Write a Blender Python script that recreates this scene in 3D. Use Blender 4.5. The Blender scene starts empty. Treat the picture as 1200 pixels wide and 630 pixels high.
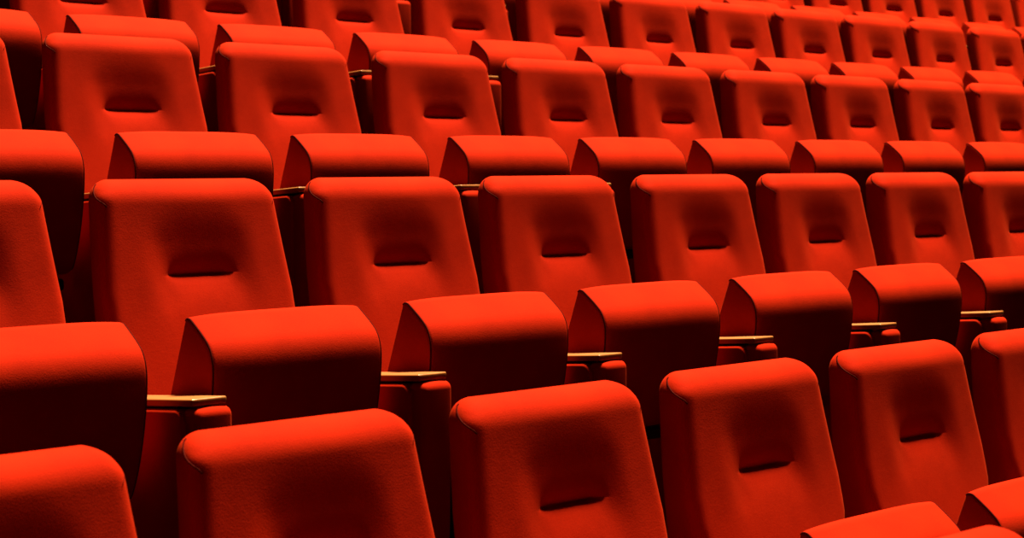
import bpy, math, random
from mathutils import Matrix, Vector
random.seed(7)
S = bpy.context.scene
COL = S.collection

# ---------------------------------------------------------------- place
# x runs along the rows, y up the rake, z up; floor of the nearest full row is z = 0
PITCH, DEPTH, RISE = 0.56, 0.9782, 0.3667      # seat spacing, row spacing, step height
ROW_Y, SEAT_REF = 2.2596, 0.80                 # lumbar crease of the nearest full row, its height over the floor
ROW_X = {-1: 2.115 - 3*0.56, 0: 1.2966, 1: 1.7624, 2: 2.2629, 3: 2.7529, 4: 3.215}
SHIFT = {(0,1):-.0061,(0,2):-.0015,(0,3):-.0043,(0,4):-.0033,(0,5):.0153,(1,1):.0152,(1,2):.0122,(1,3):-.0018,
         (1,4):.0065,(1,5):-.0055,(1,6):-.0217,(1,7):-.0049,(2,1):.0032,(2,2):-.009,(2,3):.0061,(2,5):-.0053,
         (2,6):.0025,(2,7):-.0014,(2,8):.0103,(2,9):-.0063,(3,1):-.0057,(3,2):-.014,(3,3):-.0023,(3,4):.0039,
         (3,5):.0065,(3,6):.0045,(3,7):.0187,(3,8):-.0036,(3,9):-.0143,(3,10):-.002,(3,11):.0083}

# ---------------------------------------------------------------- materials
def new_mat(name):
    m = bpy.data.materials.new(name); m.use_nodes = True
    nt = m.node_tree; b = nt.nodes['Principled BSDF']
    return m, nt, b

def fabric(name, col, col2, sheen=.025):
    m, nt, b = new_mat(name)
    tc = nt.nodes.new('ShaderNodeTexCoord')
    big = nt.nodes.new('ShaderNodeTexNoise'); big.inputs['Scale'].default_value = 9; big.inputs['Detail'].default_value = 5
    fine = nt.nodes.new('ShaderNodeTexNoise'); fine.inputs['Scale'].default_value = 420; fine.inputs['Detail'].default_value = 3
    mid = nt.nodes.new('ShaderNodeTexNoise'); mid.inputs['Scale'].default_value = 60; mid.inputs['Detail'].default_value = 4
    for n in (big, fine, mid): nt.links.new(tc.outputs['Object'], n.inputs['Vector'])
    add = nt.nodes.new('ShaderNodeMath'); add.operation = 'MULTIPLY_ADD'
    nt.links.new(fine.outputs['Fac'], add.inputs[0]); add.inputs[1].default_value = .7
    nt.links.new(big.outputs['Fac'], add.inputs[2])
    ramp = nt.nodes.new('ShaderNodeValToRGB')
    ramp.color_ramp.elements[0].position = .55; ramp.color_ramp.elements[0].color = (*col2, 1)
    ramp.color_ramp.elements[1].position = 1.1; ramp.color_ramp.elements[1].color = (*col, 1)
    nt.links.new(add.outputs[0], ramp.inputs['Fac'])
    nt.links.new(ramp.outputs['Color'], b.inputs['Base Color'])
    b.inputs['Roughness'].default_value = .85
    b.inputs['Specular IOR Level'].default_value = .03
    b.inputs['Sheen Weight'].default_value = sheen
    b.inputs['Sheen Roughness'].default_value = .45
    b.inputs['Sheen Tint'].default_value = (1, .25, .06, 1)
    s2 = nt.nodes.new('ShaderNodeMath'); s2.operation = 'MULTIPLY_ADD'
    nt.links.new(mid.outputs['Fac'], s2.inputs[0]); s2.inputs[1].default_value = .6
    nt.links.new(fine.outputs['Fac'], s2.inputs[2])
    bump = nt.nodes.new('ShaderNodeBump'); bump.inputs['Strength'].default_value = .22; bump.inputs['Distance'].default_value = .0018
    nt.links.new(s2.outputs[0], bump.inputs['Height']); nt.links.new(bump.outputs['Normal'], b.inputs['Normal'])
    return m

RED = fabric('red wool upholstery', (.235, .0076, .0004), (.18, .0050, .0002))
SEAM = fabric('dark red piping', (.035, .001, .0005), (.025, .0008, .0005), 0)

def wood_mat():
    m, nt, b = new_mat('pale varnished wood')
    tc = nt.nodes.new('ShaderNodeTexCoord'); mp = nt.nodes.new('ShaderNodeMapping')
    mp.inputs['Scale'].default_value = (60, 5, 40)
    n = nt.nodes.new('ShaderNodeTexNoise'); n.inputs['Scale'].default_value = 1.6; n.inputs['Detail'].default_value = 6
    r = nt.nodes.new('ShaderNodeValToRGB')
    r.color_ramp.elements[0].position = .35; r.color_ramp.elements[0].color = (.17, .068, .018, 1)
    r.color_ramp.elements[1].position = .7; r.color_ramp.elements[1].color = (.25, .108, .032, 1)
    nt.links.new(tc.outputs['Object'], mp.inputs['Vector']); nt.links.new(mp.outputs[0], n.inputs['Vector'])
    nt.links.new(n.outputs['Fac'], r.inputs['Fac']); nt.links.new(r.outputs['Color'], b.inputs['Base Color'])
    b.inputs['Roughness'].default_value = .35
    return m
WOOD = wood_mat()

def dark(name, a, c, rough, metal=0.):
    m, nt, b = new_mat(name)
    n = nt.nodes.new('ShaderNodeTexNoise'); n.inputs['Scale'].default_value = 180; n.inputs['Detail'].default_value = 4
    r = nt.nodes.new('ShaderNodeValToRGB')
    r.color_ramp.elements[0].color = (*a, 1); r.color_ramp.elements[1].color = (*c, 1)
    tc = nt.nodes.new('ShaderNodeTexCoord'); nt.links.new(tc.outputs['Object'], n.inputs['Vector'])
    nt.links.new(n.outputs['Fac'], r.inputs['Fac']); nt.links.new(r.outputs['Color'], b.inputs['Base Color'])
    b.inputs['Specular IOR Level'].default_value = .1; b.inputs['Roughness'].default_value = rough; b.inputs['Metallic'].default_value = metal
    return m
METAL = dark('black painted steel', (.010, .009, .009), (.02, .018, .018), .5, .3)
CARPET = dark('near black carpet', (.003, .0015, .0015), (.006, .003, .003), .95)
PLASTER = dark('dark wall paint', (.004, .002, .002), (.007, .003, .003), .9)

# ---------------------------------------------------------------- mesh helpers
def mesh_obj(name, V, F, mat, parent=None, smooth=True):
    me = bpy.data.meshes.new(name); me.from_pydata(V, [], F); me.update()
    me.materials.append(mat)
    if smooth:
        me.polygons.foreach_set('use_smooth', [True] * len(me.polygons))
    o = bpy.data.objects.new(name, me); COL.objects.link(o)
    if parent: o.parent = parent
    return o

def loft(loops, cap0=True, cap1=True):
    n = len(loops[0]); V = [p for l in loops for p in l]; F = []
    for j in range(len(loops) - 1):
        for i in range(n):
            a, b = j*n + i, j*n + (i+1) % n
            F.append((a, b, b + n, a + n))
    if cap0: F.append(tuple(reversed(range(n))))
    if cap1: F.append(tuple(range((len(loops)-1)*n, len(loops)*n)))
    return V, F

def tube(pts, r, seg=8):
    loops = []
    for i, p in enumerate(pts):
        p = Vector(p); t = (Vector(pts[min(i+1, len(pts)-1)]) - Vector(pts[max(i-1, 0)])).normalized()
        up = Vector((1, 0, 0)); a = t.cross(up).normalized(); b = t.cross(a).normalized()
        loops.append([tuple(p + r*(math.cos(q)*a + math.sin(q)*b)) for q in (2*math.pi*k/seg for k in range(seg))])
    return loft(loops)

def smooth01(t):
    t = max(0., min(1., t)); return t*t*(3 - 2*t)

def rounded_rect(w, y0, y1, r0, r1, nx=40, ns=6, nc=6):
    """closed loop, counter-clockwise seen from above: front (y0) left to right, right side, rear, left side. Returns (x, y, frontness)."""
    P = []
    for i in range(nx):
        P.append((-w + r0 + (2*w - 2*r0)*i/nx, y0))
    def arc(cx, cy, r, a0):
        for k in range(nc):
            a = a0 + (math.pi/2)*k/nc; P.append((cx + r*math.cos(a), cy + r*math.sin(a)))
    arc(w - r0, y0 + r0, r0, -math.pi/2)
    for i in range(ns): P.append((w, y0 + r0 + (y1 - r1 - y0 - r0)*i/ns))
    arc(w - r1, y1 - r1, r1, 0)
    for i in range(10): P.append((w - r1 - (2*w - 2*r1)*i/10, y1))
    arc(-w + r1, y1 - r1, r1, math.pi/2)
    for i in range(ns): P.append((-w, y1 - r1 - (y1 - r1 - y0 - r0)*i/ns))
    arc(-w + r0, y0 + r0, r0, math.pi)
    return P

# ---------------------------------------------------------------- backrest
Z0 = SEAT_REF
TOP, BOT = .196, -.40                # relative to the crease
HW_CREASE = .0813
def half_width(z): return min(.243 - .10*z, .247) - .029*smooth01((-z - .10)/.09)
REAR_HW = .2045
def front_y(z): return -.034 + .225*z - .11*z*z
def rear_y(z): return .072 + .065*z if z > 0 else .072 + .12*z
def dent(x, z):
    """how far the front sinks in towards the tufted crease"""
    ax = abs(x)
    g = 1 - smooth01((ax - .034)/.115)
    q = 1 - smooth01((ax - .055)/.050)                     # sharp fold at the crease, smooth hollow beside it                      # soft sides of the hollow
    gs = 1 - smooth01((ax - .066)/.020)                     # the crease itself ends sharply
    crown = .005*(1 - (ax/.22)**2)
    if z >= 0:
        k = 1 - smooth01((z - .06)/.115)
        return g*k*.021*(q*math.exp(-z/.085) + (1 - q)*math.exp(-(z/.095)**2)) + gs*.013*math.exp(-z/.011) - crown
    return g*.021*(q*math.exp(z/.045) + (1 - q)*math.exp(-(z/.07)**2)) + gs*.013*math.exp(z/.007) - crown

def make_back(parent):
    zs = []
    z = BOT
    lev = [BOT + .0, BOT + .004, BOT + .012, BOT + .025]
    z = BOT + .045
    while z < -.08: lev.append(z); z += .03
    z = -.08
    while z < -.03: lev.append(z); z += .008
    while z < -.006: lev.append(z); z += .004
    while z < .012: lev.append(z); z += .0015
    while z < .05: lev.append(z); z += .0035
    RT = .044; RTY = .053
    while z < TOP - RT: lev.append(z); z += .006
    lev += [TOP - RT*(1 - math.sin(a)) for a in (math.pi/2*k/16 for k in range(17))]
    loops = []
    for z in lev:
        w, y0, y1 = half_width(z), front_y(z), rear_y(z)
        d = TOP - z; ix = iy = 0; cut = 1.
        if d < RT:
            c = math.sqrt(max(0, RT**2 - (RT - d)**2)); ix = (RT - c)*1.35
        if d < RTY:
            cut = math.sqrt(max(0, 1 - (1 - d/RTY)**2.6)); iy = 1 - cut
        d = z - BOT
        if d < .025:
            c = math.sqrt(max(0, .025**2 - (.025 - d)**2)); ix = .02 - .02*c/.025; iy = .9*(1 - c/.025); cut = .3
        th = y1 - y0
        y0 += iy*th*.56; y1 -= iy*th*.36
        w -= ix
        r0 = min(.033, (y1 - y0)*.45); r1 = min(.012, (y1 - y0)*.45)
        L = []
        for (x, y) in rounded_rect(w, y0, y1, r0, r1):
            fy = max(0, min(1, (y - y0)/max(1e-6, y1 - y0)))      # narrower towards the rear
            if z > 0: x *= 1 + .5*ix*fy/w
            x *= 1 - (1 - min(1, REAR_HW/half_width(z)))*fy
            f = 1 - smooth01((y - y0 - .002)/(max(.012, r0*1.2)))
            L.append((x, y + f*cut*dent(x, z), Z0 + z))
        loops.append(L)
    V, F = loft(loops)
    o = mesh_obj('backrest', V, F, RED, parent)
    # piped seam round the head of each side panel
    near = [(z, L) for z, L in zip(lev, loops) if TOP - .060 < z < TOP - .008]
    for i0, i1 in ((84, 75), (41, 50)):
        pts = []
        for z, L in near:
            t = max(0, min(1, (z - TOP + .052)/.040)); f = i0 + (i1 - i0)*t; a = int(math.floor(f)); b = min(a + 1, 85)
            pts.append(tuple(Vector(L[a]).lerp(Vector(L[b]), f - a)))
        v, f = tube(pts, .0016 if i0 > 60 else .0008)
        mesh_obj('piping', v, f, SEAM, o)
    return o

# ---------------------------------------------------------------- tipped-up seat cushion (side outline y, z relative to the crease)
def bez(p0, p1, p2, p3, n):
    out = []
    for i in range(n):
        t = i/n; u = 1 - t
        out.append(tuple(u**3*a + 3*u*u*t*b + 3*u*t*t*c + t**3*d for a, b, c, d in zip(p0, p1, p2, p3)))
    return out
APEX = (-.268, -.066)
def seat_outline():
    P = []
    P += bez((-.262, -.071), (-.266, -.064), (-.275, -.064), (-.285, -.070), 6)         # the apex
    P += bez((-.285, -.071), (-.302, -.083), (-.317, -.094), (-.330, -.106), 12)        # rolled nose
    P += bez((-.330, -.106), (-.343, -.118), (-.351, -.136), (-.3515, -.165), 12)
    P += bez((-.3515, -.165), (-.352, -.21), (-.335, -.32), (-.300, -.385), 14)         # underside
    P += bez((-.300, -.385), (-.285, -.412), (-.235, -.408), (-.212, -.395), 8)         # rear end by the hinge
    P += bez((-.212, -.395), (-.190, -.375), (-.184, -.335), (-.188, -.31), 8)
    P += bez((-.188, -.31), (-.196, -.25), (-.228, -.17), (-.262, -.071), 22)           # sitting face
    return P
SEAT_HW = .2135
def make_seat(parent):
    O = seat_outline()
    cy = sum(p[0] for p in O)/len(O); cz = sum(p[1] for p in O)/len(O)
    # inset each outline point along its own normal for the rounded ends
    n = len(O); N = []
    for i in range(n):
        a, b = Vector(O[i-1]), Vector(O[(i+1) % n]); t = (b - a).normalized()
        nn = Vector((t.y, -t.x)); c = Vector(O[i]) - Vector((cy, cz))
        if nn.dot(c) < 0: nn = -nn
        N.append(nn)
    r = .009; xs = []
    for k in range(7):
        a = math.pi/2*k/6; xs.append((-SEAT_HW + r*(1 - math.sin(a)), r*(1 - math.cos(a))))
    xs = [(-SEAT_HW + r*(1 - math.cos(math.pi/2*k/6)), r*(1 - math.sin(math.pi/2*k/6))) for k in range(7)]
    mids = [(-SEAT_HW + r + (2*SEAT_HW - 2*r)*k/22, 0) for k in range(1, 22)]
    xs = xs + mids + [(-x, i) for x, i in reversed(xs)]
    loops = []
    for x, ins in xs:
        bulge = .006*(1 - (x/SEAT_HW)**4)
        loops.append([(x, p[0] + nn.x*(bulge - ins), Z0 + p[1] + nn.y*(bulge - ins)) for p, nn in zip(O, N)])
    V, F = loft(loops)
    o = mesh_obj('seat', V, F, RED, parent)
    for sx in (-1, 1):
        pts = [(sx*(SEAT_HW - .0032), p[0] - nn.x*.0018, Z0 + p[1] - nn.y*.0018) for p, nn in zip(O, N)][:46]
        v, f = tube(pts, .0019)
        mesh_obj('piping', v, f, SEAM, o)
    return o

# ---------------------------------------------------------------- rounded boxes
def rbox(x0, x1, y0, y1, z0, z1, r, n=5):
    V, F = [], []
    hx, hy = (x1-x0)/2, (y1-y0)/2; cx, cy = (x0+x1)/2, (y0+y1)/2
    def ring(ix, z):
        P = []
        rr = max(r - ix, 0) if r > ix else 0
        for (sx, sy, a0) in ((1, -1, -math.pi/2), (1, 1, 0), (-1, 1, math.pi/2), (-1, -1, math.pi)):
            for k in range(n + 1):
                a = a0 + math.pi/2*k/n
                P.append((cx + sx*(hx - r) + (r - ix)*math.cos(a), cy + sy*(hy - r) + (r - ix)*math.sin(a), z))
        return P
    loops = []
    for k in range(n + 1):
        a = math.pi/2*k/n; loops.append(ring(r*(1 - math.sin(a)), z0 + r*(1 - math.cos(a))))
    for k in range(n + 1):
        a = math.pi/2*k/n; loops.append(ring(r*(1 - math.cos(a)), z1 - r*(1 - math.sin(a))))
    return loft(loops)

def prism(O, x0, x1, r, bulge=0., nx=6, n=5):
    """side outline O (y, z) swept from x0 to x1 with rounded ends and slightly swollen flanks"""
    m = len(O); N = []
    area = sum(O[i][0]*O[(i+1) % m][1] - O[(i+1) % m][0]*O[i][1] for i in range(m))
    for i in range(m):
        t = (Vector(O[(i+1) % m]) - Vector(O[i-1])).normalized()
        N.append(Vector((t.y, -t.x)) if area > 0 else Vector((-t.y, t.x)))
    xs = [(x0 + r*(1 - math.cos(math.pi/2*k/n)), r*(1 - math.sin(math.pi/2*k/n))) for k in range(n + 1)]
    xs += [(x0 + r + (x1 - x0 - 2*r)*k/nx, 0) for k in range(1, nx)]
    xs += [(x1 - r*(1 - math.cos(math.pi/2*k/n)), r*(1 - math.sin(math.pi/2*k/n))) for k in range(n, -1, -1)]
    loops = []
    for x, ins in xs:
        u = (2*x - x0 - x1)/(x1 - x0); q = bulge*(1 - u**2) - ins
        loops.append([(x, p[0] + nn.x*q, p[1] + nn.y*q) for p, nn in zip(O, N)])
    return loft(loops)
def corner(cx, cz, r, a0, n=7):
    return [(cx + r*math.cos(math.radians(a0 + 90*k/n)), cz + r*math.sin(math.radians(a0 + 90*k/n))) for k in range(n + 1)]
ARM_X, ARM_HW, ARM_FRONT, ARM_TOP, TILT = -.272, .0395, -.435, .594, .082
def lean(O): return [(y + .016, z + .006 - TILT*(y - ARM_FRONT)) for y, z in O]
def make_arm(parent):
    t = ARM_TOP - .0195
    O = [(-.02, t - .50), (-.02, t)] + corner(-.390, t - .028, .028, 90) + [(-.418, t - .2), (-.418, t - .50)]
    v, f = prism(lean(O), ARM_X - .0475, ARM_X + .036, .007)
    a = mesh_obj('armrest', v, f, RED, parent)
    O = corner(-.414, t - .010, .010, 0) + corner(-.432, t - .016, .016, 90) + [(-.449, t - .12), (-.440, t - .46), (-.404, t - .46), (-.404, t - .1)]
    v, f = prism(lean(O), ARM_X - .038, ARM_X + .0475, .012, .004)
    mesh_obj('front_pad', v, f, RED, a)
    O = [(-.37, t - .01), (-.37, t + .0085), (-.06, t + .0085), (-.06, t - .01)]
    v, f = prism(lean(O), ARM_X - .024, ARM_X + .024, .002)
    mesh_obj('cap_mount', v, f, METAL, a)
    b = ARM_TOP - .014; r = .0035
    O = corner(-.033, b + .014 - r, r, 0, 3) + corner(ARM_FRONT - .003 + r, b + .014 - r, r, 90, 3) + corner(ARM_FRONT - .003 + r, b + r, r, 180, 3) + corner(-.033, b + r, r, 270, 3)
    v, f = prism(lean(O), ARM_X - ARM_HW, ARM_X + ARM_HW, .003, n=3)
    c = mesh_obj('armrest_cap', v, f, WOOD, parent); c['label'] = 'pale varnished wooden cap'
    v, f = rbox(ARM_X - .030, ARM_X + .030, -.40, -.03, 0, .13, .006)
    mesh_obj('support_leg', v, f, METAL, parent)
    v, f = rbox(-.232, .205, -.27, -.235, .355, .384, .008)
    mesh_obj('hinge_bar', v, f, METAL, parent)
    return c

# ---------------------------------------------------------------- one theatre seat, then copies of it
def make_chair():
    r = bpy.data.objects.new('theatre_seat', None); COL.objects.link(r)
    r.empty_display_size = .1
    make_back(r); make_seat(r); make_arm(r)
    return r
def dup(root):
    r = root.copy(); COL.objects.link(r)
    for ch in list(root.children):
        c = ch.copy(); COL.objects.link(c); c.parent = r
        for g in ch.children:
            d = g.copy(); COL.objects.link(d); d.parent = c
    return r
ORD = ['', 'first', 'second', 'third', 'fourth', 'fifth', 'sixth', 'seventh', 'eighth', 'ninth', 'tenth', 'eleventh', 'twelfth', 'thirteenth']
ROWS = {-1: (3, 3), 0: (0, 5), 1: (0, 7), 2: (0, 9), 3: (0, 12), 4: (1, 14)}
ROW_NAME = {0: 'nearest row along the bottom edge', 1: 'second row up',
            2: 'third row up', 3: 'fourth row up', 4: 'topmost row, upper right'}
def floor_z(k): return k*RISE if k >= 0 else -.095 + (k + 1)*.1
proto = make_chair(); used = False
for k, (i0, i1) in ROWS.items():
    for i in range(i0, i1 + 1):
        if used: c = dup(proto)
        else: c, used = proto, True
        c.location = (ROW_X[k] + i*PITCH + max(-.010, min(.010, SHIFT.get((k, i), random.uniform(-.004, .004)))), ROW_Y + k*DEPTH, floor_z(k))
        c['category'] = 'theatre seat'; c['group'] = 'red theatre seats in raked rows'
        if k == -1:
            c['label'] = 'red theatre seat in bottom right corner of which only the backrest top shows'
        elif k == 4 and i < 9:
            c['label'] = 'red theatre seat in topmost row behind gap between %s and %s fourth-row seats from left' % (ORD[i], ORD[i+1])
        elif k == 4:
            c['label'] = 'red tip-up theatre seat in the topmost row, %s from the right edge' % ORD[i1 - i + 1]
        else:
            c['label'] = 'red tip-up theatre seat, %s from left in the %s' % (ORD[i - i0 + 1], ROW_NAME[k])

# ---------------------------------------------------------------- setting: raked carpeted tiers and the wall behind
def tiers():
    V, F = [], []
    prof = []
    y = ROW_Y - 3*DEPTH - .60
    for k in range(-3, 8):
        prof.append((ROW_Y + k*DEPTH - .60, floor_z(k))); prof.append((ROW_Y + (k+1)*DEPTH - .60, floor_z(k)))
    x0, x1 = -6, 16
    n = len(prof)
    V = [(x0, p[0], p[1]) for p in prof] + [(x1, p[0], p[1]) for p in prof]
    V += [(x0, prof[-1][0], -1.4), (x0, prof[0][0], -1.4), (x1, prof[-1][0], -1.4), (x1, prof[0][0], -1.4)]
    for i in range(n - 1): F.append((i, n + i, n + i + 1, i + 1))
    F.append(tuple(list(range(n)) + [2*n, 2*n + 1])); F.append(tuple(reversed(list(range(n, 2*n)) + [2*n + 2, 2*n + 3])))
    F.append((2*n + 1, 2*n, 2*n + 2, 2*n + 3)); F.append((n - 1, 2*n - 1, 2*n + 2, 2*n)); F.append((2*n + 1, 2*n + 3, n, 0))
    o = mesh_obj('floor', V, F, CARPET, None, False); o['kind'] = 'structure'
tiers()
yw = ROW_Y + 8*DEPTH - .6
V = [(x, y, z) for x in (-6, 16) for y in (yw, yw + .2) for z in (-1.4, 7)]
w = mesh_obj('wall_back', V, [(0,1,3,2), (4,6,7,5), (0,4,5,1), (2,3,7,6), (1,5,7,3), (0,2,6,4)], PLASTER, None, False)
w['kind'] = 'structure'

# ---------------------------------------------------------------- house lights
def lamp(x, y, z, power, radius, aim, angle=120):
    d = bpy.data.lights.new('house_spotlight', 'SPOT'); d.energy = power; d.shadow_soft_size = radius
    d.spot_size = math.radians(angle); d.spot_blend = .6; d.color = (1, .66, .34)
    o = bpy.data.objects.new('house_spotlight', d); COL.objects.link(o); o.location = (x, y, z)
    o.rotation_euler = (Vector(aim) - Vector((x, y, z))).to_track_quat('-Z', 'Y').to_euler()
lamp(10, 5.4, 26, 262000, 2.6, (6, 4, 0), 60)

W = bpy.data.worlds.new('auditorium'); S.world = W; W.use_nodes = True
W.node_tree.nodes['Background'].inputs[0].default_value = (.9, .25, .12, 1)
W.node_tree.nodes['Background'].inputs[1].default_value = .004

# ---------------------------------------------------------------- camera
yaw, pitch, roll, fpx = .7916, -.0576, 0., 2210.16
cam = bpy.data.cameras.new('camera'); co = bpy.data.objects.new('camera', cam); COL.objects.link(co)
cam.sensor_width = 36; cam.lens = fpx/1200*36; cam.clip_start = .05
fw = Vector((math.sin(yaw)*math.cos(pitch), math.cos(yaw)*math.cos(pitch), math.sin(pitch)))
rt = Vector((math.cos(yaw), -math.sin(yaw), 0)); up = rt.cross(fw)
co.matrix_world = Matrix(((rt.x, up.x, -fw.x, 0), (rt.y, up.y, -fw.y, 0), (rt.z, up.z, -fw.z, SEAT_REF + .6018), (0, 0, 0, 1)))
cam.dof.use_dof = True; cam.dof.focus_distance = 4.1; cam.dof.aperture_fstop = 8
S.camera = co
vs = S.view_settings
S.display_settings.display_device = 'sRGB'
vs.view_transform = 'Standard'; vs.look = 'None'; vs.gamma = 1; vs.use_curve_mapping = False; vs.exposure = 0
